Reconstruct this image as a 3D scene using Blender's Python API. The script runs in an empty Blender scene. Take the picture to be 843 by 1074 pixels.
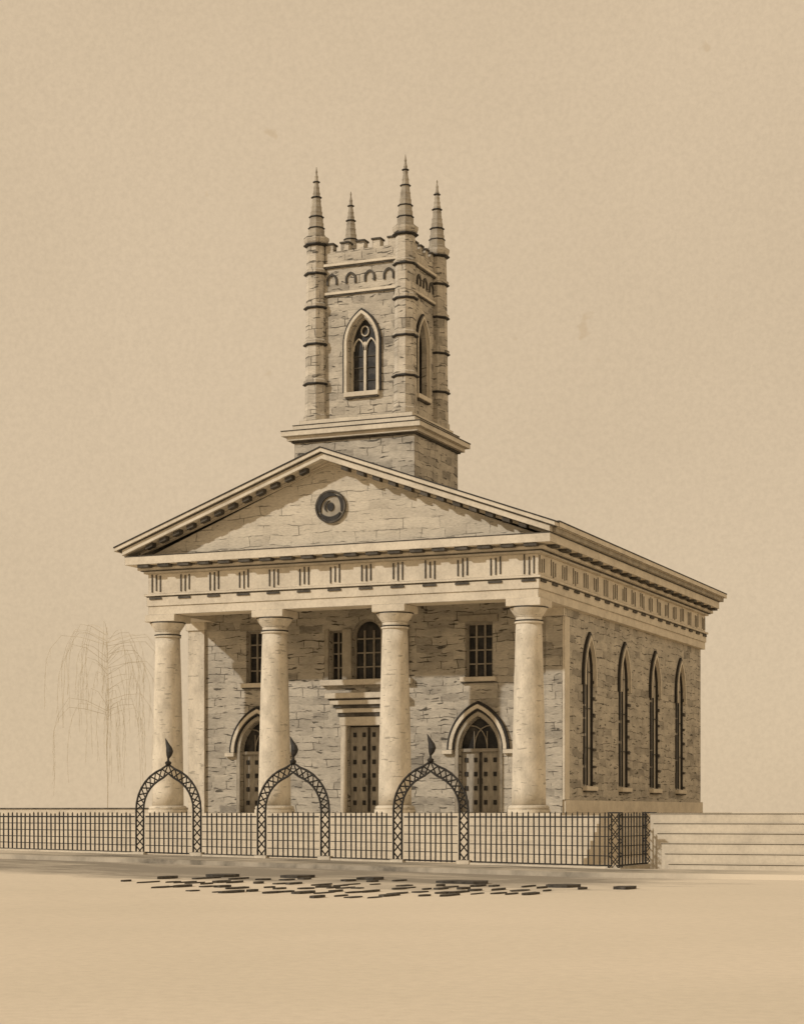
import bpy, bmesh, math, random
from mathutils import Vector
random.seed(7)
S = bpy.context.scene
COL = S.collection
R = math.radians
S.view_settings.view_transform = 'Standard'
try: S.view_settings.look = 'None'
except Exception: pass
S.view_settings.exposure = 0
P = 1.65            # height of the platform above the street
TH = R(22.9)
def g(x): return 0.018 * min(max(5.6 - x, 0), 25)

# ------------------------------------------------------------------ materials
def mat(name, rough=0.85):
    m = bpy.data.materials.new(name); m.use_nodes = True
    nt = m.node_tree; b = nt.nodes['Principled BSDF']
    b.inputs['Roughness'].default_value = rough
    try: b.inputs['Specular IOR Level'].default_value = 0.25
    except Exception: pass
    return m, nt, b
def N(nt, t, **kw):
    n = nt.nodes.new(t)
    for k, v in kw.items(): setattr(n, k, v)
    return n
def noise(nt, vec, scale, detail=4, rough=0.6, sc=(1, 1, 1)):
    mp = N(nt, 'ShaderNodeMapping'); mp.inputs['Scale'].default_value = sc
    nt.links.new(vec, mp.inputs['Vector'])
    n = N(nt, 'ShaderNodeTexNoise'); n.inputs['Scale'].default_value = scale
    n.inputs['Detail'].default_value = detail; n.inputs['Roughness'].default_value = rough
    nt.links.new(mp.outputs[0], n.inputs['Vector'])
    return n.outputs['Fac']
def ramp(nt, fac, stops, mode='LINEAR'):
    r = N(nt, 'ShaderNodeValToRGB'); r.color_ramp.interpolation = mode
    e = r.color_ramp.elements
    while len(e) < len(stops): e.new(0.5)
    for i, (p, c) in enumerate(stops):
        e[i].position = p
        e[i].color = (c, c, c, 1) if not isinstance(c, tuple) else (*c, 1)
    nt.links.new(fac, r.inputs[0]); return r.outputs[0]
def mix(nt, a, b, fac, mode='MIX'):
    n = N(nt, 'ShaderNodeMix', data_type='RGBA', blend_type=mode)
    for sock, v in ((n.inputs[6], a), (n.inputs[7], b)):
        if isinstance(v, tuple): sock.default_value = (*v, 1)
        else: nt.links.new(v, sock)
    if isinstance(fac, (int, float)): n.inputs[0].default_value = fac
    else: nt.links.new(fac, n.inputs[0])
    return n.outputs[2]
def math_(nt, op, a, b):
    n = N(nt, 'ShaderNodeMath', operation=op)
    for s, v in ((n.inputs[0], a), (n.inputs[1], b)):
        if isinstance(v, (int, float)): s.default_value = v
        else: nt.links.new(v, s)
    return n.outputs[0]
def bump(nt, b, h, st=0.3, d=0.02):
    n = N(nt, 'ShaderNodeBump'); n.inputs['Strength'].default_value = st; n.inputs['Distance'].default_value = d
    nt.links.new(h, n.inputs['Height']); nt.links.new(n.outputs[0], b.inputs['Normal'])
def band(nt, sock, a, b_, c_, d):
    mr = N(nt, 'ShaderNodeMapRange'); mr.interpolation_type = 'SMOOTHSTEP'
    nt.links.new(sock, mr.inputs[0]); mr.inputs[1].default_value = a; mr.inputs[2].default_value = b_
    m2 = N(nt, 'ShaderNodeMapRange'); m2.interpolation_type = 'SMOOTHSTEP'
    nt.links.new(sock, m2.inputs[0]); m2.inputs[1].default_value = c_; m2.inputs[2].default_value = d
    m2.inputs[3].default_value = 1; m2.inputs[4].default_value = 0
    return math_(nt, 'MULTIPLY', mr.outputs[0], m2.outputs[0])
def arris(nt, tc, c, k=.8, rad=.035):
    """dark pen-style line along the arrises of dressed stone, broken by noise"""
    bv = N(nt, 'ShaderNodeBevel', samples=4); bv.inputs['Radius'].default_value = rad
    ge = N(nt, 'ShaderNodeNewGeometry')
    dt = N(nt, 'ShaderNodeVectorMath', operation='DOT_PRODUCT')
    nt.links.new(bv.outputs[0], dt.inputs[0]); nt.links.new(ge.outputs['Normal'], dt.inputs[1])
    e = ramp(nt, dt.outputs['Value'], [(.80, 1.0), (.985, 0.0)])
    br = ramp(nt, noise(nt, tc, 1.6, 3, .6), [(.36, .2), (.52, 1.0)])
    f = math_(nt, 'MULTIPLY', math_(nt, 'MULTIPLY', e, br), k)
    return mix(nt, c, (.035, .032, .028), f)

def masonry(name, light, dark, bw=1.0, rh=0.28, seed=0.0, joint=.8, dabs=.85, tonek=.55, dabt=.64):
    m, nt, b = mat(name, 0.9)
    tc = N(nt, 'ShaderNodeTexCoord').outputs['Object']
    sp = N(nt, 'ShaderNodeSeparateXYZ'); nt.links.new(tc, sp.inputs[0])
    s = math_(nt, 'ADD', math_(nt, 'ADD', sp.outputs[0], sp.outputs[1]), seed)
    cb = N(nt, 'ShaderNodeCombineXYZ'); nt.links.new(s, cb.inputs[0]); nt.links.new(sp.outputs[2], cb.inputs[1])
    # wobble so that courses are uneven
    nz = N(nt, 'ShaderNodeTexNoise'); nz.inputs['Scale'].default_value = 0.9; nz.inputs['Detail'].default_value = 4
    nt.links.new(cb.outputs[0], nz.inputs['Vector'])
    sub = N(nt, 'ShaderNodeVectorMath', operation='SUBTRACT'); nt.links.new(nz.outputs['Color'], sub.inputs[0]); sub.inputs[1].default_value = (.5, .5, .5)
    scl = N(nt, 'ShaderNodeVectorMath', operation='SCALE'); nt.links.new(sub.outputs[0], scl.inputs[0]); scl.inputs['Scale'].default_value = 0.34
    add = N(nt, 'ShaderNodeVectorMath', operation='ADD'); nt.links.new(cb.outputs[0], add.inputs[0]); nt.links.new(scl.outputs[0], add.inputs[1])
    v = add.outputs[0]
    br = N(nt, 'ShaderNodeTexBrick'); nt.links.new(v, br.inputs['Vector'])
    br.offset = 0.43; br.squash = 0.62; br.squash_frequency = 3; br.offset_frequency = 2
    br.inputs['Color1'].default_value = (0, 0, 0, 1); br.inputs['Color2'].default_value = (1, 1, 1, 1)
    br.inputs['Mortar'].default_value = (.5, .5, .5, 1)
    br.inputs['Scale'].default_value = 1; br.inputs['Brick Width'].default_value = bw; br.inputs['Row Height'].default_value = rh
    br.inputs['Mortar Size'].default_value = 0.017; br.inputs['Mortar Smooth'].default_value = 0.3
    tone = ramp(nt, br.outputs['Color'], [(0, 0.0), (.45, .08), (.65, .2), (.82, .42), (.94, .75), (1, 1.0)])
    wash = noise(nt, v, .8, 5, .7, (1, 2.4, 1))
    washr = ramp(nt, wash, [(.36, 0.0), (.66, 1.0)])
    t2 = math_(nt, 'ADD', math_(nt, 'MULTIPLY', tone, tonek), math_(nt, 'MULTIPLY', washr, 0.5))
    c = mix(nt, light, dark, math_(nt, 'MINIMUM', t2, 1.0))
    fine = noise(nt, v, 7, 5, .7, (1, 5, 1))
    c = mix(nt, c, ramp(nt, fine, [(.3, .6), (.55, 1.0), (.8, 1.15)]), 0.7, 'MULTIPLY')
    # short dark dabs on single stones, drawn out along the courses
    dn = noise(nt, v, 1.7, 2, .5, (1, 5.5, 1))
    dab = ramp(nt, dn, [(dabt, 0.0), (dabt+.02, 1.0)])
    c = mix(nt, c, tuple(q * .24 for q in dark), math_(nt, 'MULTIPLY', dab, dabs))
    # broken joints
    bn = noise(nt, v, 1.9, 3, .6)
    brk = ramp(nt, bn, [(.46, .03), (.57, 1.0)])
    c = mix(nt, c, tuple(q * .13 for q in dark), math_(nt, 'MULTIPLY', math_(nt, 'MULTIPLY', br.outputs['Fac'], brk), joint))
    c = arris(nt, tc, c, .8, .05)
    nt.links.new(c, b.inputs['Base Color'])
    h = math_(nt, 'SUBTRACT', fine, math_(nt, 'MULTIPLY', br.outputs['Fac'], .7))
    bump(nt, b, h, .35, .02)
    return m
def plain(name, c1, c2, scale=2.5, sc=(1, 1, 1), rough=.85, lo=.35, hi=.7, grain=.25, edge=0, streak=0, rad=.035, fade=None):
    m, nt, b = mat(name, rough)
    tc = N(nt, 'ShaderNodeTexCoord').outputs['Object']
    n1 = noise(nt, tc, scale, 5, .65, sc)
    c = mix(nt, c1, c2, ramp(nt, n1, [(lo, 0.0), (hi, 1.0)]))
    n2 = noise(nt, tc, scale * 9, 4, .7, sc)
    c = mix(nt, c, ramp(nt, n2, [(.3, .6), (.6, 1.0)]), grain, 'MULTIPLY')
    if streak:     # short horizontal hatch strokes, column shading drawn into the colour
        n3 = noise(nt, tc, 2.6, 3, .55, (1, 1, 5))
        c = mix(nt, c, tuple(q*.4 for q in c2), math_(nt, 'MULTIPLY', ramp(nt, n3, [(.63, 0.0), (.66, 1.0)]), streak))
    if fade:       # painted shade tone thins to the ground colour at both ends
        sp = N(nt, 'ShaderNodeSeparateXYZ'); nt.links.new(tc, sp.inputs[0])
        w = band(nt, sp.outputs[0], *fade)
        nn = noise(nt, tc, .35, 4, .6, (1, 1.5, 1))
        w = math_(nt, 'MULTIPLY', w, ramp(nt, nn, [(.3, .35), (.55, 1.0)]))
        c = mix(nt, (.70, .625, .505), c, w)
    if edge: c = arris(nt, tc, c, edge, rad)
    nt.links.new(c, b.inputs['Base Color']); bump(nt, b, n2, .25, .01)
    return m
M = {}
M['wall'] = masonry('coursed_stone', (.61, .555, .46), (.215, .195, .164))
M['tower'] = masonry('tower_stone', (.62, .56, .46), (.225, .203, .17), .85, .26, 3.7)
M['turret'] = masonry('turret_stone', (.66, .595, .49), (.27, .243, .2), .6, .33, 1.3, .75, .8, .6, .62)
M['tymp'] = masonry('gable_stone', (.70, .63, .51), (.46, .41, .33), 1.3, .34, 8.1, .65, .5, .4, .67)
M['light'] = plain('pale_dressed_stone', (.73, .655, .53), (.54, .48, .385), 1.3, (1, 1, 1), .85, .4, .75, .4, edge=.9)
M['column'] = plain('pale_column_stone', (.74, .665, .54), (.48, .43, .345), 1.5, (1.5, 1.5, .8), .85, .42, .74, .4, edge=.6, streak=.55)
M['step'] = plain('worn_step_stone', (.66, .59, .475), (.54, .48, .385), 1.3, (1, 1, 1), .85, .4, .75, .3)
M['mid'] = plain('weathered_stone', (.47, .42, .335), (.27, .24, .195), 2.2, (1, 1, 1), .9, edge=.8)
M['ink'] = plain('black_painted_iron', (.022, .02, .018), (.05, .045, .038), 6, rough=.6)
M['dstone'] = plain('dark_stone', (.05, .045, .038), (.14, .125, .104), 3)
M['groove'] = plain('grooved_stone', (.13, .117, .098), (.25, .222, .182), 3)
M['glass'] = plain('leaded_glass', (.016, .015, .014), (.09, .08, .067), 2.2, rough=.35, lo=.45, hi=.75)
M['paleglass'] = plain('pale_clouded_glass', (.62, .56, .46), (.36, .325, .27), 1.2, (1, 1, .5), rough=.5)
M['sash'] = plain('painted_sash', (.38, .34, .275), (.25, .22, .18), 4)
M['door'] = plain('grey_door_wood', (.44, .398, .33), (.26, .235, .195), 3, (3, 3, .8), edge=.8)
M['slate'] = plain('roof_slate', (.12, .11, .1), (.2, .175, .14), 2)
M['paving'] = plain('pavement_stone', (.38, .34, .275), (.15, .135, .11), .6, (1, 2.2, 1), lo=.4, hi=.6, fade=(-17, -9, 6, 13))  # pavement and kerb stone darkened as painted shade below the railings
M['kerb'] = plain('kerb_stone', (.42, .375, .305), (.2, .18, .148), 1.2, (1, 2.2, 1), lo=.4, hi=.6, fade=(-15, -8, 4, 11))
M['cobble'] = plain('dark_cobble', (.045, .041, .036), (.12, .107, .09), 5)
M['twig'] = plain('pale_twig', (.64, .57, .44), (.56, .50, .39), 3)
# ground: pale dusty earth, street shade before the railings painted in as grey
def ground_mat():
    m, nt, b = mat('dusty_ground', .95)
    tc = N(nt, 'ShaderNodeTexCoord').outputs['Object']
    big = noise(nt, tc, .12, 5, .6)
    c = mix(nt, (.73, .65, .53), (.67, .60, .485), ramp(nt, big, [(.35, 0.0), (.7, 1.0)]))
    fine = noise(nt, tc, 6, 5, .7)
    c = mix(nt, c, ramp(nt, fine, [(.3, .8), (.6, 1.0)]), .5, 'MULTIPLY')
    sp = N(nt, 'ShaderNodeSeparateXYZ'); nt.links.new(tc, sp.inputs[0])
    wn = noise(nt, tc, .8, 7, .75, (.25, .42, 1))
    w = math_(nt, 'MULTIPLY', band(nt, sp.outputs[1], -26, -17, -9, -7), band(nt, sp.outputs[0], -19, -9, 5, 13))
    # ragged edge: the painted shade thins out where the noise is low
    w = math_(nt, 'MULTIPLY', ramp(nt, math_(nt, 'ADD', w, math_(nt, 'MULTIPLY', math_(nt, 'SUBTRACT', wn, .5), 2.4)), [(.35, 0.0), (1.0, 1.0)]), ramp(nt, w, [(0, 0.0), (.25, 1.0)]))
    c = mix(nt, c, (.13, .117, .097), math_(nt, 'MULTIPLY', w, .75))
    nt.links.new(c, b.inputs['Base Color']); bump(nt, b, fine, .3, .02)
    return m
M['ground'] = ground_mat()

# ------------------------------------------------------------------ mesh helper
def mp(plane, s, t, d):
    return (s, d, t) if plane == 'xz' else (d, s, t) if plane == 'yz' else (s, t, d)
class MB:
    def __init__(s): s.bm = bmesh.new()
    def box(s, x0, x1, y0, y1, z0, z1):
        v = [s.bm.verts.new(c) for c in ((x0,y0,z0),(x1,y0,z0),(x1,y1,z0),(x0,y1,z0),(x0,y0,z1),(x1,y0,z1),(x1,y1,z1),(x0,y1,z1))]
        for f in ((0,3,2,1),(4,5,6,7),(0,1,5,4),(1,2,6,5),(2,3,7,6),(3,0,4,7)): s.bm.faces.new([v[i] for i in f])
        return s
    def prism(s, poly, plane, d0, d1):
        a = [s.bm.verts.new(mp(plane, p[0], p[1], d0)) for p in poly]
        b = [s.bm.verts.new(mp(plane, p[0], p[1], d1)) for p in poly]
        s.bm.faces.new(a); s.bm.faces.new(list(reversed(b)))
        n = len(poly)
        for i in range(n): s.bm.faces.new((a[i], b[i], b[(i+1) % n], a[(i+1) % n]))
        return s
    def holed(s, outer, holes, plane, d0, d1):
        for d in (d0, d1):
            es = []
            for loop in [outer] + holes:
                vs = [s.bm.verts.new(mp(plane, p[0], p[1], d)) for p in loop]
                for i in range(len(vs)): es.append(s.bm.edges.new((vs[i], vs[(i+1) % len(vs)])))
            bmesh.ops.triangle_fill(s.bm, edges=es, use_beauty=True)
        for loop in [outer] + holes:
            n = len(loop)
            a = [s.bm.verts.new(mp(plane, p[0], p[1], d0)) for p in loop]
            b = [s.bm.verts.new(mp(plane, p[0], p[1], d1)) for p in loop]
            for i in range(n): s.bm.faces.new((a[i], b[i], b[(i+1) % n], a[(i+1) % n]))
        bmesh.ops.remove_doubles(s.bm, verts=s.bm.verts[:], dist=1e-5)
        return s
    def lathe(s, prof, cx=0, cy=0, n=32, rot=0):
        rings = []
        for r, z in prof:
            rings.append([s.bm.verts.new((cx + max(r, .001)*math.cos(rot+2*math.pi*i/n), cy + max(r, .001)*math.sin(rot+2*math.pi*i/n), z)) for i in range(n)])
        for a, b in zip(rings, rings[1:]):
            for i in range(n): s.bm.faces.new((a[i], a[(i+1) % n], b[(i+1) % n], b[i]))
        s.bm.faces.new(list(reversed(rings[0]))); s.bm.faces.new(rings[-1])
        return s
    def tube(s, pts, r, n=6, r2=None):
        pts = [Vector(p) for p in pts]; rings = []
        for i, p in enumerate(pts):
            t = (pts[min(i+1, len(pts)-1)] - pts[max(i-1, 0)]).normalized()
            u = t.cross(Vector((0, 1, 0.013)))
            if u.length < .1: u = t.cross(Vector((1, 0, 0)))
            u.normalize(); w = t.cross(u)
            rr = r if r2 is None else r + (r2-r)*i/(len(pts)-1)
            rings.append([s.bm.verts.new(p + rr*(u*math.cos(2*math.pi*k/n) + w*math.sin(2*math.pi*k/n))) for k in range(n)])
        for a, b in zip(rings, rings[1:]):
            for k in range(n): s.bm.faces.new((a[k], a[(k+1) % n], b[(k+1) % n], b[k]))
        s.bm.faces.new(list(reversed(rings[0]))); s.bm.faces.new(rings[-1])
        return s
    def build(s, name, m, parent=None, loc=None, bevel=0):
        bmesh.ops.recalc_face_normals(s.bm, faces=s.bm.faces[:])
        me = bpy.data.meshes.new(name); s.bm.to_mesh(me); s.bm.free()
        me.materials.append(M[m])
        o = bpy.data.objects.new(name, me); COL.objects.link(o)
        if parent is not None: o.parent = parent
        if loc: o.location = loc
        if bevel:
            bv = o.modifiers.new('bevel', 'BEVEL'); bv.width = bevel; bv.segments = 2; bv.limit_method = 'ANGLE'
        return o
def empty(name, loc, label, cat, group=None, rz=0):
    o = bpy.data.objects.new(name, None); COL.objects.link(o)
    o.location = loc; o.rotation_euler = (0, 0, rz); o['label'] = label; o['category'] = cat
    if group: o['group'] = group
    return o
def tag(o, label, cat, group=None):
    o['label'] = label; o['category'] = cat
    if group: o['group'] = group
def arch(cx, w, z0, zs, rise, n=10):
    """closed outline of an arched opening; w half width"""
    Rr = (w*w + rise*rise) / (2*w); am = math.atan2(rise, Rr - w)
    right = [(w - Rr + Rr*math.cos(am*i/n), zs + Rr*math.sin(am*i/n)) for i in range(n+1)]
    right[-1] = (0, zs + rise)
    pts = [(-w, z0), (w, z0)] + right + [(-x, z) for x, z in reversed(right[:-1])]
    return [(cx + x, z) for x, z in pts]
def archband(cx, w, z0, zs, rise, t, n=10):
    """open band (no bottom) around an arch"""
    o = arch(cx, w + t, z0, zs, rise + t*1.15, n)[1:] + [(cx - w - t, z0)]
    i = arch(cx, w, z0, zs, rise, n)[1:] + [(cx - w, z0)]
    return o + list(reversed(i))
def rect(x0, x1, z0, z1): return [(x0, z0), (x1, z0), (x1, z1), (x0, z1)]

# ------------------------------------------------------------------ building
B = empty('synagogue', (0, 0, P), 'stone synagogue with four column portico and square pinnacled tower behind the iron railings', 'synagogue')
XL, XR = -14.1, 0.3      # body walls
YW, YB = 2.7, 21.1
AX = -6.95               # ridge
MB().box(-15.4, 1.5, -1.2, 22.2, -P-.3, 0).build('podium', 'light', B)
for k in range(1, 7):
    yb = -1.2-.34*(6-k)-.002
    st = MB().box(-15.2, 2.9, -1.2-.34*(7-k), yb, -P-.2, -P+.262*k).build('step', 'step', B)

# doors and windows on the front wall
CX = -7.0
holes_f = []
sideX = [-2.77, -11.3]
for cx in sideX:
    holes_f.append(arch(cx, .72, 0.02, 2.2, 1.12))
    holes_f.append(rect(cx-.5, cx+.5, 4.72, 6.6))
holes_f.append(rect(CX-.75, CX+.75, 0.02, 3.1))
holes_f.append(arch(CX, .55, 4.75, 6.3, .58))
holes_f.append(rect(CX-1.45, CX-.95, 4.75, 6.5))
holes_f.append(rect(CX+.95, CX+1.45, 4.75, 6.5))
MB().holed(rect(XL, XR, 0, 7.6), holes_f, 'xz', YW, YW+.45).build('front_wall', 'wall', B)
sideY = [5.53, 9.9, 14.15, 18.0]
SW = .5
MB().holed(rect(YW+.45, YB, 0, 7.4), [arch(y, SW, .95, 4.9, 1.15) for y in sideY], 'yz', XR-.45, XR).build('side_wall', 'wall', B)
MB().box(XL, XL+.45, YW+.45, YB, 0, 7.4).build('side_wall', 'wall', B)
MB().box(XL, XR, YB, YB+.4, 0, 7.4).build('rear_wall', 'wall', B)

def dd(F, o, a, b):  # depths measured outward from wall face
    return (F+o*a, F+o*b)
def window(parent, plane, F, o, outline, ins, cx, w, z0, ztop, bars_v, bars_h, hood=None, sill=True, hoodmat='light', flat_sub=False, bar=.035, name='window', glass='glass', frame='sash', ht=.14, edge=.055, rec=.30):
    d0, d1 = dd(F, o, -rec, -rec+.04)
    pane = MB().prism(outline, plane, d0, d1).build(name, glass, parent)
    sub = parent if flat_sub else pane
    f = MB(); d0, d1 = dd(F, o, -rec+.045, -rec+.13)
    f.prism(outline[1:] + [outline[0]] + [ins[0]] + list(reversed(ins[1:])), plane, d0, d1)
    d0, d1 = dd(F, o, -rec+.048, -rec+.1)
    for s in bars_v:
        zt = ztop(s) if callable(ztop) else ztop
        f.prism(rect(cx+s-bar, cx+s+bar, z0+.03, zt), plane, d0, d1)
    d0, d1 = dd(F, o, -rec+.05, -rec+.09)
    for z in bars_h: f.prism(rect(cx-w+.03, cx+w-.03, z-bar*.7, z+bar*.7), plane, d0, d1)
    f.build('window_frame' if flat_sub else 'frame', frame, sub)
    if sill:
        d0, d1 = dd(F, o, -.1, .16)
        MB().prism(rect(cx-w-.16, cx+w+.16, z0-.17, z0-.004), plane, *sorted((d0, d1))).build('window_sill' if flat_sub else 'sill', 'light', sub, bevel=.015)
        d0, d1 = dd(F, o, .002, .12)
        MB().prism(rect(cx-w-.12, cx+w+.12, z0-.22, z0-.172), plane, *sorted((d0, d1))).build('sill_moulding', 'dstone', sub)
    if hood:
        zh, zs, rise = hood
        d0, d1 = dd(F, o, -.02, .12)
        MB().prism(archband(cx, w+.06, zh, zs, rise+.08, ht), plane, *sorted((d0, d1))).build('hood_mould', hoodmat, sub)
        d0, d1 = dd(F, o, -.02, .09)
        MB().prism(archband(cx, w+.064+ht, zh, zs, rise+.11+ht, edge), plane, *sorted((d0, d1))).build('hood_edge', 'ink', sub)
    return pane
def panes(cx, w, z0, zs, rise, t=.06): return arch(cx, w-t, z0+t, zs, rise-t)

for cx in sideX:
    o_ = rect(cx-.5, cx+.5, 4.72, 6.6); i_ = rect(cx-.43, cx+.43, 4.79, 6.53)
    w = window(B, 'xz', YW, -1, o_, i_, cx, .5, 4.72, 6.55, (-.16, .16), (5.18, 5.66, 6.12))
    MB().box(cx-.72, cx+.72, YW-.1, YW-.002, 6.62, 6.86).build('lintel', 'mid', w)
# Venetian window over the middle door
window(B, 'xz', YW, -1, arch(CX, .55, 4.75, 6.3, .58), panes(CX, .55, 4.75, 6.3, .58), CX, .55, 4.75, 6.5, (-.18, .18), (5.2, 5.7, 6.2), hood=None, sill=False)
for s in (-1.2, 1.2):
    window(B, 'xz', YW, -1, rect(CX+s-.25, CX+s+.25, 4.75, 6.5), rect(CX+s-.2, CX+s+.2, 4.8, 6.45), CX+s, .25, 4.75, 6.45, (0,), (5.2, 5.7, 6.1), sill=False)
MB().box(CX-1.75, CX+1.75, YW-.22, YW+.02, 4.54, 4.745).build('window_ledge', 'light', B, bevel=.015)
for a, b_ in ((-.93, -.57), (.57, .93), (-1.62, -1.47), (1.47, 1.62)):
    MB().box(CX+a, CX+b_, YW-.1, YW+.01, 4.75, 6.55).build('window_pilaster', 'mid', B)
# central door
def door_leafs(cx, w, z1, parent):
    for s in (-1, 1):
        x0, x1 = sorted((cx + s*.012, cx + s*w))
        lf = MB().box(x0, x1, YW+.2, YW+.27, .02, z1).build('door', 'door', parent)
        nx = 2; nz = max(4, int(z1/.45))
        for i in range(nx):
            for j in range(nz):
                mx = x0+(x1-x0)*(i+.5)/nx; mz = .1+(z1-.16)*(j+.55)/nz
                MB().box(mx-.06, mx+.06, YW+.17, YW+.198, mz-.08, mz+.08).build('panel', 'ink', lf)
        MB().box(cx+s*.015 if s > 0 else cx-.05, cx+.05 if s > 0 else cx-.015, YW+.17, YW+.197, .05, z1-.03).build('edge_strip', 'dstone', lf)
        MB().tube([(cx+s*.08, YW+.12, 1.0), (cx+s*.08, YW+.12, 1.2)], .018).build('handle', 'ink', lf)
door_leafs(CX, .73, 3.06, B)
for a, b_ in ((-.98, -.76), (.76, .98)):
    MB().box(CX+a, CX+b_, YW-.12, YW+.02, 0, 3.1).build('door_jamb', 'light', B)
MB().box(CX-1.02, CX+1.02, YW-.14, YW+.02, 3.105, 3.42).build('door_lintel', 'light', B)
for hw, dp, z0, z1, m in ((1.12, .22, 3.56, 3.72, 'light'), (1.3, .36, 3.84, 4.0, 'light'), (1.45, .46, 4.06, 4.26, 'light'), (1.06, .17, 3.425, 3.555, 'dstone'), (1.2, .28, 3.725, 3.835, 'dstone'), (1.35, .38, 4.005, 4.055, 'dstone')):
    MB().box(CX-hw, CX+hw, YW-dp, YW+.01, z0, z1).build('door_cornice' if m == 'light' else 'cornice_moulding', m, B)
# pointed side doors
for cx in sideX:
    door_leafs(cx, .7, 2.12, B)
    fl = MB().prism(arch(cx, .72, 2.24, 2.26, 1.06), 'xz', YW+.24, YW+.28).build('fanlight', 'glass', B)
    t = MB(); t.box(cx-.72, cx+.72, YW+.1, YW+.3, 2.125, 2.235)
    for s in (-1, 1):      # crossing arcs
        t.tube([(cx+s*(.24-.62*q*q), YW+.2, 2.22+.82*math.sin(q*math.pi/2)) for q in [k/6 for k in range(7)]], .024, 5)
        t.tube([(cx-s*.24, YW+.2, 2.22+.62*q) for q in (0, .5, 1)], .02, 5)
    t.build('tracery', 'sash', fl)
    MB().prism(archband(cx, .74, 0.01, 2.2, 1.16, .14), 'xz', YW-.06, YW+.02).build('door_surround', 'mid', B)
    MB().prism(archband(cx, .94, 2.2, 2.2, 1.42, .13), 'xz', YW-.16, YW+.02).build('hood_mould', 'light', B)
    MB().prism(archband(cx, 1.074, 2.2, 2.2, 1.6, .07), 'xz', YW-.13, YW+.01).build('hood_edge', 'ink', B)
    MB().prism(archband(cx, .885, 2.2, 2.2, 1.35, .05), 'xz', YW-.12, YW+.01).build('hood_edge', 'ink', B)
    for a, b_ in ((-1.32, -.94), (.94, 1.32)):
        MB().box(cx+a, cx+b_, YW-.17, YW+.02, 2.05, 2.195).build('hood_stop', 'light', B)
# long side windows
for y in sideY:
    w = window(B, 'yz', XR, 1, arch(y, SW, .95, 4.9, 1.15), panes(y, SW, .95, 4.9, 1.15, .05), y, SW, .95,
           lambda s: 5.95 if s == 0 else 5.5, (0, ), (2.3, 3.7, 5.0), hood=(4.5, 4.9, 1.15), sill=True, hoodmat='light', bar=.016, glass='paleglass', frame='ink', ht=.13, edge=.10, rec=.12)
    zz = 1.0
    while zz < 4.85:       # dark jamb in uneven lengths
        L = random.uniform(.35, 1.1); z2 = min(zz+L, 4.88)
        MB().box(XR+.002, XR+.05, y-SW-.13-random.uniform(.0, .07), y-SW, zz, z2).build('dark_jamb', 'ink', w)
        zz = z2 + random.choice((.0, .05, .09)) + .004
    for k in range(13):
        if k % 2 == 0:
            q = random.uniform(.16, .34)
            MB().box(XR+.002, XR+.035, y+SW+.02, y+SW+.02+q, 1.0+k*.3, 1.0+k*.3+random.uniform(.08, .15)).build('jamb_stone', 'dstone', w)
MB().box(XR+.002, XR+.1, YW-.05, YB+.4, 0, .45).build('plinth_course', 'light', B)
# antae
MB().box(XL-.05, XL+.62, YW-.12, YW-.003, 0, 6.7).build('pilaster', 'column', B)
MB().box(XL-.11, XL+.68, YW-.18, YW-.002, 6.702, 7.0).build('pilaster_cap', 'light', B)
MB().box(XR-.6, XR, YW-.12, YW-.003, 0, 6.7).build('pilaster', 'wall', B)
MB().box(XR-.66, XR+.06, YW-.18, YW-.002, 6.702, 7.0).build('pilaster_cap', 'light', B)
MB().box(XR+.002, XR+.09, YW-.12, YW+.42, .452, 6.7).build('pilaster', 'light', B)

# columns
for x in (0, -4.77, -9.3, -13.53):
    prof = []
    for i in range(13):
        t = i/12; prof.append((.56 - .13*t**1.4, .26 + t*(6.2-.26)))
    c = MB().lathe(prof, x, 0, 56).build('column', 'column', B)
    for p in c.data.polygons:
        if len(p.vertices) == 4: p.use_smooth = True
    MB().lathe([(.7, 0), (.7, .12), (.66, .125), (.68, .17), (.66, .22), (.6, .255)], x, 0, 40).build('base', 'column', c)
    MB().lathe([(.43, 6.2), (.47, 6.21), (.47, 6.27), (.43, 6.28), (.43, 6.42), (.455, 6.43), (.455, 6.46), (.47, 6.47), (.56, 6.6), (.62, 6.7), (.61, 6.74)], x, 0, 40).build('capital', 'column', c)
    MB().lathe([(.474, 6.285), (.474, 6.315)], x, 0, 40).build('neck_ring', 'ink', c)
    MB().lathe([(.60, 6.7), (.635, 6.72), (.635, 6.743)], x, 0, 40).build('echinus_ring', 'ink', c)
    MB().box(x-.6, x+.6, -.6, .6, 6.745, 6.998).build('abacus', 'light', c, bevel=.02)

# entablature
EX0, EX1, EY0, EY1 = -14.03, .5, -.5, 21.5
def ring(m, off, z0, z1, name, th=.95):
    x0, x1, y0, y1 = EX0-off, EX1+off, EY0-off, EY1+off
    t = th+off
    return MB().holed(rect(x0, x1, y0, y1), [rect(x0+t, x1-t, y0+t, y1-t)], 'xy', z0, z1).build(name, m, B)
ring('light', 0, 7.0, 7.30, 'architrave')
ring('light', .04, 7.302, 7.62, 'architrave')
ring('dstone', .055, 7.622, 7.65, 'fillet')
ring('light', .11, 7.652, 7.73, 'taenia')
ring('light', .0, 7.732, 8.44, 'frieze')
ring('light', .12, 8.442, 8.52, 'bed_moulding')
ring('dstone', .20, 8.522, 8.55, 'fillet')
ring('light', .28, 8.552, 8.66, 'bed_moulding')
MB().box(EX0-.6, EX1+.6, EY0-.6, EY1+.05, 8.722, 9.0).build('corona', 'light', B)
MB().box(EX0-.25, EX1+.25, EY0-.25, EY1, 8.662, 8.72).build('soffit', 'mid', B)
MB().box(EX0-.615, EX1+.615, EY0-.615, EY1+.06, 9.003, 9.03).build('fillet', 'dstone', B)
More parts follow.
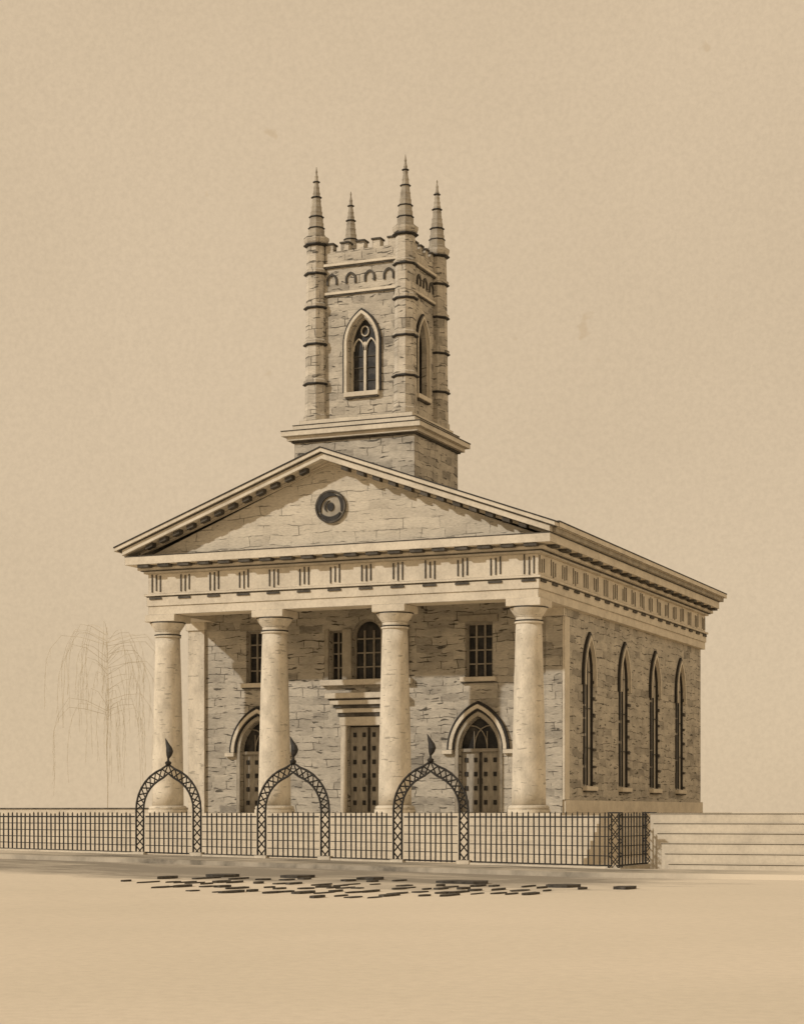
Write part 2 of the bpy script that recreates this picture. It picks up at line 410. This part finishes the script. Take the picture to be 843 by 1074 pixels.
MB().box(EX0+.9, EX1-.9, .4, YW+.1, 7.62, 7.7).build('portico_ceiling', 'mid', B)
# triglyphs and mutules
nF = 13
for i in range(nF):
    x = EX0+.32 + (EX1-EX0-.64)*i/(nF-1)
    t = MB()
    for s in (-.16, 0.01, .17):
        h0 = random.uniform(7.75, 7.84); h1 = random.uniform(8.33, 8.43)
        t.box(x+s-.021, x+s+.021, EY0-.03, EY0-.002, h0, h1)
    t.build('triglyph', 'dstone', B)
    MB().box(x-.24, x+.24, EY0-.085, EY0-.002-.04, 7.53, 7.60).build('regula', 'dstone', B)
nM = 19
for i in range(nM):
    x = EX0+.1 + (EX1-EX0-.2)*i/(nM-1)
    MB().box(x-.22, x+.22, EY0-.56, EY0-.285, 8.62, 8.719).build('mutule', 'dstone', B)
nS = 19
for i in range(nS):
    y = EY0+.32 + (EY1-EY0-.64)*i/(nS-1)
    t = MB()
    for s in (-.22, .0, .22): t.box(EX1+.002, EX1+.025, y+s-.024, y+s+.024, random.uniform(7.78, 7.88), random.uniform(8.28, 8.40))
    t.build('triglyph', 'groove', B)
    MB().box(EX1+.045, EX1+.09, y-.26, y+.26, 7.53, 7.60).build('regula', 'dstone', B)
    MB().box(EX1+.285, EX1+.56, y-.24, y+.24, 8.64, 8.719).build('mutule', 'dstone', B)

# roof and raking cornices
def chev(x0, x1, dz0, dz1, base=9.36, apex=12.32, X0=-14.95, X1=1.33):
    def zt(x):
        return base + (apex-base)*((x-X0)/(AX-X0) if x < AX else (X1-x)/(X1-AX))
    return [(x0, zt(x0)-dz0), (AX, apex-dz0), (x1, zt(x1)-dz0), (x1, zt(x1)-dz1), (AX, apex-dz1), (x0, zt(x0)-dz1)]
MB().prism(chev(-14.95, 1.33, .042, .17), 'xz', -1.3, -.9).build('raking_cornice', 'light', B)
MB().prism(chev(-14.97, 1.35, 0, .04), 'xz', -1.33, -.9).build('fillet', 'ink', B)
MB().prism(chev(-14.85, 1.27, .172, .205), 'xz', -1.24, -.9).build('fillet', 'dstone', B)
MB().prism(chev(-14.7, 1.12, .208, .40), 'xz', -1.18, -.9).build('raking_cornice', 'light', B)
MB().prism(chev(-14.3, .8, .402, .50), 'xz', -.6, -.46).build('raking_bed_moulding', 'light', B)
MB().prism(chev(-14.7, 1.12, .208, .40), 'xz', -.898, -.46).build('raking_soffit', 'light', B)
MB().prism(chev(-14.95, 1.33, .0, .17), 'xz', -.898, 21.9).build('roof', 'slate', B)
MB().box(1.12, 1.345, -.9, 21.91, 9.20, 9.36).build('eaves_gutter', 'light', B)
MB().box(1.09, 1.36, -.9, 21.92, 9.363, 9.4).build('fillet', 'ink', B)
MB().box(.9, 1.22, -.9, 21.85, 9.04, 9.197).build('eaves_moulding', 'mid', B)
MB().prism([(-14.1, 9.04), (.6, 9.04), (AX, 11.86)], 'xz', -.458, -.2).build('pediment_wall', 'tymp', B)
MB().prism([(-14.1, 9.04), (.6, 9.04), (AX, 12.0)], 'xz', 21.2, 21.5).build('rear_gable', 'wall', B)
for sgn in (-1, 1):
    n = 13
    for i in range(n):
        t = (i+.6)/n
        xe = -14.0 if sgn < 0 else .5
        x = xe + (AX-xe)*t
        if abs(x-AX) < .3: continue
        zt = 9.36 + 2.96*((x+14.95)/(AX+14.95) if x < AX else (1.33-x)/(1.33-AX)) - .402
        sl = .37 if x < AX else -.357
        if zt-.17 < 9.06: continue
        MB().prism([(x-.13, zt-.13*sl), (x+.13, zt+.13*sl), (x+.13, zt+.13*sl-.14), (x-.13, zt-.13*sl-.14)], 'xz', -1.08, -.8).build('raking_mutule', 'dstone', B)
# round window
rw = MB().lathe([(.52, 0), (.52, .03)], 0, 0, 40).build('round_window', 'mid', B, (-6.92, -.47, 10.4)); rw.rotation_euler = (R(90), 0, 0)
def annul(r0, r1, h, a0=0, a1=360, n=40, c=(0, 0)):
    k = max(3, int(n*(a1-a0)/360)); full = a1-a0 == 360
    O = []; I = []
    for i in range(k+(0 if full else 1)):
        a = R(a0+(a1-a0)*i/k); tp = 1 if full else math.sin(math.pi*min(.98, max(0.02, i/k)))**.5
        rm = (r0+r1)/2; hw = (r1-r0)/2*tp
        O.append((c[0]+(rm+hw)*math.cos(a), c[1]+(rm+hw)*math.sin(a))); I.append((c[0]+(rm-hw)*math.cos(a), c[1]+(rm-hw)*math.sin(a)))
    b = MB()
    if full:
        b.holed(O, [I], 'xy', .031, h)
    else: b.prism(O+list(reversed(I)), 'xy', .031, h)
    return b
annul(.50, .56, .1).build('frame', 'dstone', rw)
annul(.33, .5, .09, 60, 205).build('dark_wreath', 'ink', rw)
annul(.34, .5, .09, 210, 330).build('dark_wreath', 'ink', rw)
annul(.38, .5, .09, 335, 415).build('dark_wreath', 'ink', rw)
MB().prism([(.13*math.cos(R(a)), .15*math.sin(R(a))) for a in range(0, 360, 30)], 'xy', .031, .07).build('boss', 'ink', rw)
annul(.17, .25, .07, 100, 230).build('inner_scroll', 'dstone', rw)

# ------------------------------------------------------------------ tower (part) with sub-parts
TX0, TX1, TY0, TY1 = -8.65, -5.23, 2.0, 4.95
tcx, tcy = (TX0+TX1)/2, (TY0+TY1)/2
T = MB()
T.holed(rect(TX0, TX1, 13.7, 19.4), [arch(tcx+.08, .5, 14.8, 16.5, .95)], 'xz', TY0, TY0+.4)
T.holed(rect(TY0+.4, TY1, 13.7, 19.4), [arch(tcy, .45, 14.8, 16.5, .95)], 'yz', TX1-.4, TX1)
T.box(TX0, TX0+.4, TY0+.4, TY1, 13.7, 19.4); T.box(TX0+.4, TX1-.4, TY1-.4, TY1, 13.7, 19.4)
T = T.build('tower', 'tower', B)
def sub(mb, name, m, **k): return mb.build(name, m, T, **k)
def tb(o, z0, z1): return MB().box(TX0-o, TX1+o, TY0-o, TY1+o, z0, z1)
sub(tb(.58, 9.6, 13.05), 'tower_base', 'tower')
sub(tb(.66, 13.052, 13.12), 'base_fillet', 'dstone')
sub(tb(.78, 13.122, 13.26), 'base_cornice', 'light')
sub(tb(.93, 13.262, 13.43), 'base_cornice', 'light')
sub(tb(.95, 13.432, 13.46), 'base_fillet', 'dstone')
sub(tb(.62, 13.467, 13.66), 'base_step', 'light')
sub(tb(.64, 13.662, 13.685), 'base_fillet', 'dstone')
sub(tb(.45, 13.692, 13.86), 'base_step', 'light')
for z, o, m in ((18.3, .09, 'light'), (18.25, .06, 'dstone'), (19.3, .12, 'light'), (19.25, .08, 'dstone')):
    z1 = z+.1 if m == 'light' else z+.047
    sub(MB().holed(rect(TX0-o, TX1+o, TY0-o, TY1+o), [rect(TX0+.1, TX1-.1, TY0+.1, TY1-.1)], 'xy', z, z1), 'string_course', m)
def parapet(horizontal, a0, a1, f0, f1):
    n = 5; L = a1-a0; u = L/(2*n-1); pts = [(a0, 19.402), (a1, 19.402)]
    for i in reversed(range(n)):
        s = a0+2*u*i
        if i < n-1: pts.append((s+u, 19.84))
        pts += [(s+u, 20.09), (s, 20.09)]
        if i > 0: pts.append((s, 19.84))
    sub(MB().prism(pts, 'xz' if horizontal else 'yz', f0, f1), 'battlement', 'turret')
    for i in range(n):
        s = a0+2*u*i
        b = MB()
        if horizontal: b.box(s-.03, s+u+.03, f0-.05, f1+.05, 20.092, 20.15)
        else: b.box(f0-.05, f1+.05, s-.03, s+u+.03, 20.092, 20.15)
        sub(b, 'coping', 'dstone')
parapet(True, TX0+.35, TX1-.35, TY0, TY0+.3); parapet(True, TX0+.35, TX1-.35, TY1-.3, TY1)
parapet(False, TY0+.35, TY1-.35, TX1-.3, TX1); parapet(False, TY0+.35, TY1-.35, TX0, TX0+.3)
for i in range(4):     # small blind arches under the parapet
    x = TX0+.62+(TX1-TX0-1.24)*i/3
    sub(MB().prism(archband(x, .14, 18.66, 18.8, .18, .07), 'xz', TY0-.05, TY0-.003), 'blind_arch', 'dstone')
    y = TY0+.6+(TY1-TY0-1.2)*i/3
    sub(MB().prism(archband(y, .12, 18.66, 18.8, .18, .07), 'yz', TX1+.003, TX1+.05), 'blind_arch', 'dstone')
for x in (TX0, TX1):
    for y in (TY0, TY1):
        pr = [(.46, 13.862), (.46, 14.05), (.41, 14.1)]
        for z in (15.2, 16.6, 17.9, 19.1):
            r = .41 - (z-14)*.010
            pr += [(r, z-.02), (r+.05, z), (r+.06, z+.1), (r-.005, z+.16)]
        pr += [(.34, 20.1), (.42, 20.2), (.45, 20.3), (.45, 20.38), (.31, 20.42)]
        sub(MB().lathe(pr, x, y, 8, R(22.5)), 'turret', 'turret')
        for z in (15.2, 16.6, 17.9, 19.1):
            r = .41-(z-14)*.01; sub(MB().lathe([(r+.02, z-.07), (r+.09, z-.045), (r+.09, z-.003)], x, y, 8, R(22.5)), 'turret_ring', 'ink')
        sub(MB().lathe([(.37, 20.05), (.46, 20.09), (.46, 20.13)], x, y, 8, R(22.5)), 'turret_ring', 'ink')
        # pinnacle with uneven worn lumps
        pr = []; z = 20.42
        while z < 22.85:
            t = (z-20.42)/2.43; r = .295*(1-t)+.012
            pr += [(r, z), (r*.93+.025*(1-t*.5), z+.07), (r*.93, z+.1)]
            z += random.uniform(.16, .26)
        pr.append((.008, 22.92))
        sub(MB().lathe(pr, x, y, 8, R(22.5)), 'pinnacle', 'mid')
        for z, r in ((20.75, .275), (21.15, .245), (21.85, .165), (22.4, .10)):
            sub(MB().lathe([(r-.02, z-.045), (r+.03, z-.03), (r+.03, z-.005)], x, y, 8, R(22.5)), 'pinnacle_ring', 'ink')
window(T, 'xz', TY0, -1, arch(tcx+.08, .5, 14.8, 16.5, .95), panes(tcx+.08, .5, 14.8, 16.5, .95, .05), tcx+.08, .5, 14.8, 16.6, (0,), (), hood=(14.8, 16.5, .95), flat_sub=True, bar=.05, frame='light', ht=.11)
window(T, 'yz', TX1, 1, arch(tcy, .45, 14.8, 16.5, .95), panes(tcy, .45, 14.8, 16.5, .95, .05), tcy, .45, 14.8, 16.6, (0,), (), hood=(14.8, 16.5, .95), flat_sub=True, bar=.04, frame='ink', ht=.09)
c0 = tcx+.08
for s in (-.235, .235):
    sub(MB().prism(archband(c0+s, .175, 16.3, 16.35, .34, .05), 'xz', TY0+.2, TY0+.25), 'window_tracery', 'light')
sub(MB().tube([(c0+.14*math.cos(R(q)), TY0+.22, 16.98+.17*math.sin(R(q))) for q in range(0, 361, 20)], .028, 5), 'window_tracery', 'light')
for z in (15.25, 15.7, 16.1): sub(MB().box(c0-.45, c0+.45, TY0+.225, TY0+.25, z-.014, z+.014), 'glazing_bar', 'dstone')

# ------------------------------------------------------------------ setting
def sheet(name, x0, x1, y0, y1, dz, m, thick=0):
    bm = bmesh.new(); xs = sorted({x0, x1} | {q for q in (-19.4, 5.6) if x0 < q < x1})
    for a, b in zip(xs, xs[1:]):
        v = [bm.verts.new(p) for p in ((a, y0, g(a)+dz), (b, y0, g(b)+dz), (b, y1, g(b)+dz), (a, y1, g(a)+dz))]
        bm.faces.new(v)
        if thick:
            w = [bm.verts.new((p.co.x, p.co.y, p.co.z-thick)) for p in v]
            for i, j in ((0, 1), (1, 2), (2, 3), (3, 0)): bm.faces.new((v[i], w[i], w[j], v[j]))
    bmesh.ops.remove_doubles(bm, verts=bm.verts[:], dist=1e-4)
    bmesh.ops.recalc_face_normals(bm, faces=bm.faces[:])
    me = bpy.data.meshes.new(name); bm.to_mesh(me); bm.free(); me.materials.append(M[m])
    o = bpy.data.objects.new(name, me); COL.objects.link(o); o['kind'] = 'structure'; return o
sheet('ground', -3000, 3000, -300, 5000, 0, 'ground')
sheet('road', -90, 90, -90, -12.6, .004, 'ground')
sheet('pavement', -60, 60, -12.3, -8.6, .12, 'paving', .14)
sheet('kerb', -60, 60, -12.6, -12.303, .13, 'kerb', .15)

FY = -8.9
# ------------------------------------------------------------------ railings
pk = MB(); pk.box(-.017, .017, -.017, .017, 0, .965)
pk.lathe([(.026, .965), (.01, 1.0)], 0, 0, 4)
pk_o = pk.build('picket', 'ink'); PKM = pk_o.data; bpy.data.objects.remove(pk_o)
PKM.name = 'picket'
def railing(name, x0, x1, label, cat, rails=(.2, .5, .8, 1.1, 1.34, 1.54), group=None, ang=0, y=FY, step=.16, gate=False):
    """x0..x1 along x (ang 0) or length x1-x0 backwards (ang 90)"""
    gz = (lambda s: g(x0+s)+.12) if ang == 0 else (lambda s: g(x0)+.12)
    r = empty(name, (x0, y, 0), label, cat, group, R(ang))
    L = x1-x0; n = max(2, int(round(L/step)))
    for i in range(1, n):
        s = L*i/n + random.uniform(-.012, .012)
        o = bpy.data.objects.new('picket', PKM); COL.objects.link(o); o.parent = r
        z0 = gz(s) + (.04 if gate else 0); o.location = (s, 0, z0); o.scale = (1, 1, 1.68-z0+random.uniform(-.03, .02))
        o.rotation_euler = (0, random.uniform(-.008, .008), 0)
    for k, z in enumerate(rails):
        f0 = 1.54-(1.54-.2)*(1-k/5)*(1.54-gz(0))/1.42; f1 = 1.54-(1.54-.2)*(1-k/5)*(1.54-gz(L))/1.42
        h = .022 if k in (0, len(rails)-1) else .012
        b = MB(); b.prism([(0, f0-h), (L, f1-h), (L, f1+h), (0, f0+h)], 'xz', -.014, .014); b.build('rail', 'ink', r)
    if not gate:
        b = MB(); b.prism([(0, gz(0)-.1), (L, gz(L)-.1), (L, gz(L)+.06), (0, gz(0)+.06)], 'xz', -.1, .1); b.build('stone_kerb', 'light', r)
    return r
arches = [(-8.43, 1.12), (-4.23, 1.17), (.13, 1.15)]
G1 = 'iron railings along the pavement'
railing('iron_railing', -15.6, -9.6, 'iron railing stretch running left from the leftmost lattice arch to the picture edge', 'railing', group=G1)
railing('iron_railing', -7.26, -5.45, 'short iron railing stretch between the left and middle lattice arches', 'railing', group=G1)
railing('iron_railing', -3.01, -1.07, 'short iron railing stretch between the middle and right lattice arches', 'railing', group=G1)
railing('iron_railing', 1.33, 5.47, 'iron railing stretch between the right lattice arch and the corner lattice pier', 'railing', group=G1)
railing('iron_railing', 5.6, 8.75, 'short iron railing returning backwards beside the stone side steps', 'railing', group=G1, ang=90, y=FY+.13, step=.3)
G2 = 'low iron gates under the arches'
for (cx, w), nm in zip(arches, ('left', 'middle', 'right')):
    railing('iron_gate', cx-w+.33, cx+w-.33, 'low picket gate closed under the %s lattice arch' % nm, 'gate', group=G2, gate=True)
# lattice arches
def lattice(mb, A, Bp, r=.017):
    for i in range(len(A)-1):
        mb.tube([A[i], Bp[i+1]], r, 4); mb.tube([Bp[i], A[i+1]], r, 4)
for (cx, w), nm in zip(arches, ('leftmost', 'middle', 'rightmost')):
    z0 = g(cx)+.12
    Rt = empty('iron_archway', (cx, FY, z0), '%s lattice iron arch with leaf finial over the railings' % nm, 'archway', 'lattice arches over the gates')
    zl = 1.75-z0; rise = 1.28
    for s in (-1, 1):
        lg = MB(); A = []; Q = []
        for i in range(6):
            z = zl*i/5; A.append((s*w, 0, z)); Q.append((s*(w-.26), 0, z))
        lg.tube([A[0], A[-1]], .034, 6); lg.tube([Q[0], Q[-1]], .034, 6); lattice(lg, A, Q, .022)
        lg.build('leg', 'ink', Rt)
        MB().box(s*(w-.13)-.2, s*(w-.13)+.2, -.12, .12, -.02, .1).build('foot', 'light', Rt)
    ab = MB()
    def curve(ww, rs):
        pts = arch(0, ww, zl-.01, zl, rs, 8)[2:]
        right = pts[:9]; left = [(-x, z) for x, z in reversed(right[:-1])]
        res = []
        for x, z in right + left:
            k = max(0, 1-abs(x)/.28); res.append((x, 0, z + .1*k*k))
        return res
    A = curve(w, rise); Q = curve(w-.26, rise-.28)
    ab.tube(A, .034, 6); ab.tube(Q, .034, 6); lattice(ab, A, Q, .022)
    ab.build('arch', 'ink', Rt)
    zt = zl+rise+.1
    fn = MB().lathe([(.03, zt-.05), (.09, zt), (.1, zt+.06), (.04, zt+.1), (.03, zt+.16)], 0, 0, 12)
    b = [(0.0, .16, .03), (.03, .26, .09), (.05, .38, .12), (.03, .5, .10), (-.03, .62, .06), (-.07, .72, .03), (-.1, .78, .012)]
    rings = []
    for dx, dz, rr in b:
        rings.append([fn.bm.verts.new((dx + rr*math.cos(2*math.pi*k/10), .7*rr*math.sin(2*math.pi*k/10), zt+dz)) for k in range(10)])
    for a_, b_ in zip(rings, rings[1:]):
        for k in range(10): fn.bm.faces.new((a_[k], a_[(k+1) % 10], b_[(k+1) % 10], b_[k]))
    fn.bm.faces.new(list(reversed(rings[0]))); fn.bm.faces.new(rings[-1])
    fn.build('finial', 'ink', Rt)
# lattice piers at the corner
for (x, y), lb in (((5.6, FY), 'square lattice iron pier at the street corner of the railings'), ((5.6, -5.45), 'square lattice iron pier at the back end of the side railing beside steps')):
    Rt = empty('lattice_pier', (x, y, .12), lb, 'pier', 'lattice piers of the railings')
    h = .15; H = 1.52
    for sx in (-h, h):
        for sy in (-h, h): MB().tube([(sx, sy, 0), (sx, sy, H)], .022, 6).build('post', 'ink', Rt)
    for q in (-h, h):
        lt = MB()
        for i in range(4):
            a, b = H*i/4, H*(i+1)/4
            lt.tube([(-h, q, a), (h, q, b)], .013, 4); lt.tube([(h, q, a), (-h, q, b)], .013, 4)
        lt.build('lattice', 'ink', Rt)
    MB().box(-.17, .17, -.17, .17, H, H+.04).build('cap', 'ink', Rt)
    MB().box(-.22, .22, -.22, .22, -.12, .03).build('foot', 'light', Rt)

# side steps and terrace on the right
Sr = empty('stone_steps', (0, FY+.2, 0), 'broad pale stone steps rising right of the railings', 'steps')
for k in range(1, 7):
    y0 = .34*(k-1); y1 = y0+.338 if k < 6 else 2.2
    xs = 7.05-.2*(k-1)
    MB().box(xs, 20, y0+.03, y1, -.1, .275*k-.026).build('tread', 'step', Sr)
    MB().box(xs-.02, 20, y0, y1, .275*k-.012, .275*k).build('tread', 'step', Sr)
    MB().box(xs-.01, 20, y0+.012, y1, .275*k-.0255, .275*k-.0125).build('nosing', 'ink', Sr)
o = MB().box(6.0, 40, FY+2.402, 30, -.3, 1.644).build('terrace', 'light'); o['kind'] = 'structure'
# low wall far left
o = MB(); o.box(-60, -15.6, 6, 6.35, 0, 1.8); o = o.build('boundary_wall', 'step')
tag(o, 'long low pale wall beyond the railings at far left', 'wall')
c_ = MB().box(-60, -15.58, 5.95, 6.4, 1.802, 1.85).build('coping', 'dstone', o)

# paving stones in the gutter, sited on the road surface
def on_road(px, py):
    D = 45.0; x = y = 0
    for _ in range(12):
        X = (px-421.5)/2044*D; dX = X-4.158; dD = D-63.9
        x = dX*math.cos(TH)-dD*math.sin(TH); y = dX*math.sin(TH)+dD*math.cos(TH)
        D = 2044*(1.68-g(x))/(py-852)
    return x, y, D
rows = [(922, .012, 180, 420, .25), (926, .012, 130, 600, .6), (931, .008, 165, 612, .8), (936, .006, 190, 560, .75), (941, .002, 330, 500, .5)]
stones = []
for (py, sl_, xa, xb, den) in rows:
    px = xa
    while px < xb:
        w = random.uniform(4, 13)
        if random.random() < den:
            x, y, D = on_road(px+w/2, py+sl_*(px-xa)+random.uniform(-1.2, 1.2))
            stones.append((x, y, w*D/2044/2, random.uniform(.2, .5), random.uniform(.02, .05)))
            px += w
        px += random.uniform(3, 13)
for (px, w, py) in ((233, 34, 920), (312, 30, 921), (389, 22, 923), (486, 56, 927), (590, 34, 931), (655, 20, 933), (176, 10, 922)):
    x, y, D = on_road(px, py); stones.append((x, y, w*D/2044/2, .45, .061))
for (x, y, hw, hd, h) in stones:
    pts = []
    for k in range(10):
        a = 2*math.pi*(k+.5)/10; rx = hw*random.uniform(.8, 1.15); ry = hd*random.uniform(.7, 1.2)
        pts.append((rx*math.copysign(abs(math.cos(a))**.7, math.cos(a)), ry*math.copysign(abs(math.sin(a))**.7, math.sin(a))))
    o = MB().prism(pts, 'xy', -.03, h).build('paving_stone', 'cobble', None, (x, y, g(x)+.004))
    if h < .06: tag(o, 'small dark loose stone lying in the gutter of the road', 'stone', 'small dark stones in the road before the railings')
    else: tag(o, 'long dark flat stone slab lying along the edge of the road', 'stone slab', 'long dark slabs along the road edge')

# faint bare weeping tree on the left
def wx(px, D):
    X = (px-421.5)/2044*D; dX = X-4.158; dD = D-63.9
    return dX*math.cos(TH)-dD*math.sin(TH), dX*math.sin(TH)+dD*math.cos(TH)
tx, ty = wx(112, 80)
Rt = empty('weeping_tree', (tx, ty, g(tx)), 'thin bare weeping tree with pale hanging twigs left of the synagogue', 'tree')
MB().tube([(0, 0, -.1), (.05, 0, 2), (-.08, .1, 4), (.1, 0, 6), (0, 0, 8.2)], .018, 8, .01).build('trunk', 'twig', Rt)
cr = MB()
for k in range(60):
    a = random.uniform(0, 2*math.pi); L = random.uniform(.5, 2.7); z = random.uniform(5.0, 8.6)
    hgt = random.uniform(.3, .9); drop = random.uniform(2.0, 5.2)
    ca, sa = math.cos(a), math.sin(a); pts = []
    for i in range(9):
        t = i/8
        rr = L*(1-(1-min(t*1.9, 1))**2)
        zz = z + hgt*math.sin(min(t*2.4, 1)*math.pi)*.8 - drop*max(0, t-.25)**1.25
        pts.append((ca*rr+.04*math.sin(9*t+k), sa*rr, zz))
    cr.tube(pts, .007, 4, .005)
    for i in range(3, 8):
        p = pts[i]
        cr.tube([p, (p[0]+random.uniform(-.12, .12), p[1], p[2]-random.uniform(.2, .45))], .006, 3, .004)
cr.build('crown', 'twig', Rt)

# ------------------------------------------------------------------ world, sun, camera
sd = Vector((-.66, -.80, .56)).normalized()       # towards the sun
el = math.asin(sd.z); az = math.atan2(sd.x, sd.y)
W = bpy.data.worlds.new('World'); S.world = W; W.use_nodes = True
nt = W.node_tree; bg = nt.nodes['Background']
sky = N(nt, 'ShaderNodeTexSky', sky_type='NISHITA'); sky.sun_disc = False; sky.sun_elevation = el; sky.sun_rotation = az
skm = mix(nt, sky.outputs[0], (.07, .07, .07), 1.0, 'MULTIPLY')
tc = N(nt, 'ShaderNodeTexCoord').outputs['Generated']
n1 = noise(nt, tc, 5, 4, .5); n2 = noise(nt, tc, 420, 3, .7); n3 = noise(nt, tc, 60, 3, .5)
haze = mix(nt, (.705, .545, .362), (.665, .512, .336), ramp(nt, n1, [(.35, 0.0), (.68, 1.0)]))
haze = mix(nt, haze, ramp(nt, n2, [(.3, .86), (.65, 1.04)]), .5, 'MULTIPLY')
haze = mix(nt, haze, (.55, .39, .22), math_(nt, 'MULTIPLY', ramp(nt, n3, [(.71, 0.0), (.76, 1.0)]), .4))
c = mix(nt, skm, haze, .95)
nt.links.new(c, bg.inputs['Color']); bg.inputs['Strength'].default_value = 1.0
sl = bpy.data.lights.new('sun', 'SUN'); sl.energy = 2.1; sl.angle = R(1.5); sl.color = (1, .95, .87)
so = bpy.data.objects.new('sun', sl); COL.objects.link(so); so.rotation_euler = sd.to_track_quat('Z', 'Y').to_euler()

cam = bpy.data.cameras.new('camera'); co = bpy.data.objects.new('camera', cam); COL.objects.link(co)
ct, sn = math.cos(TH), math.sin(TH)
co.location = (-(4.158*ct) + 63.9*sn, -(4.158*sn) - 63.9*ct, 1.68)
co.rotation_euler = (R(90), 0, TH)
cam.sensor_fit = 'HORIZONTAL'; cam.sensor_width = 36; cam.lens = 36*2044/843
cam.shift_y = 315/843
cam.clip_start = .5; cam.clip_end = 9000
S.camera = co
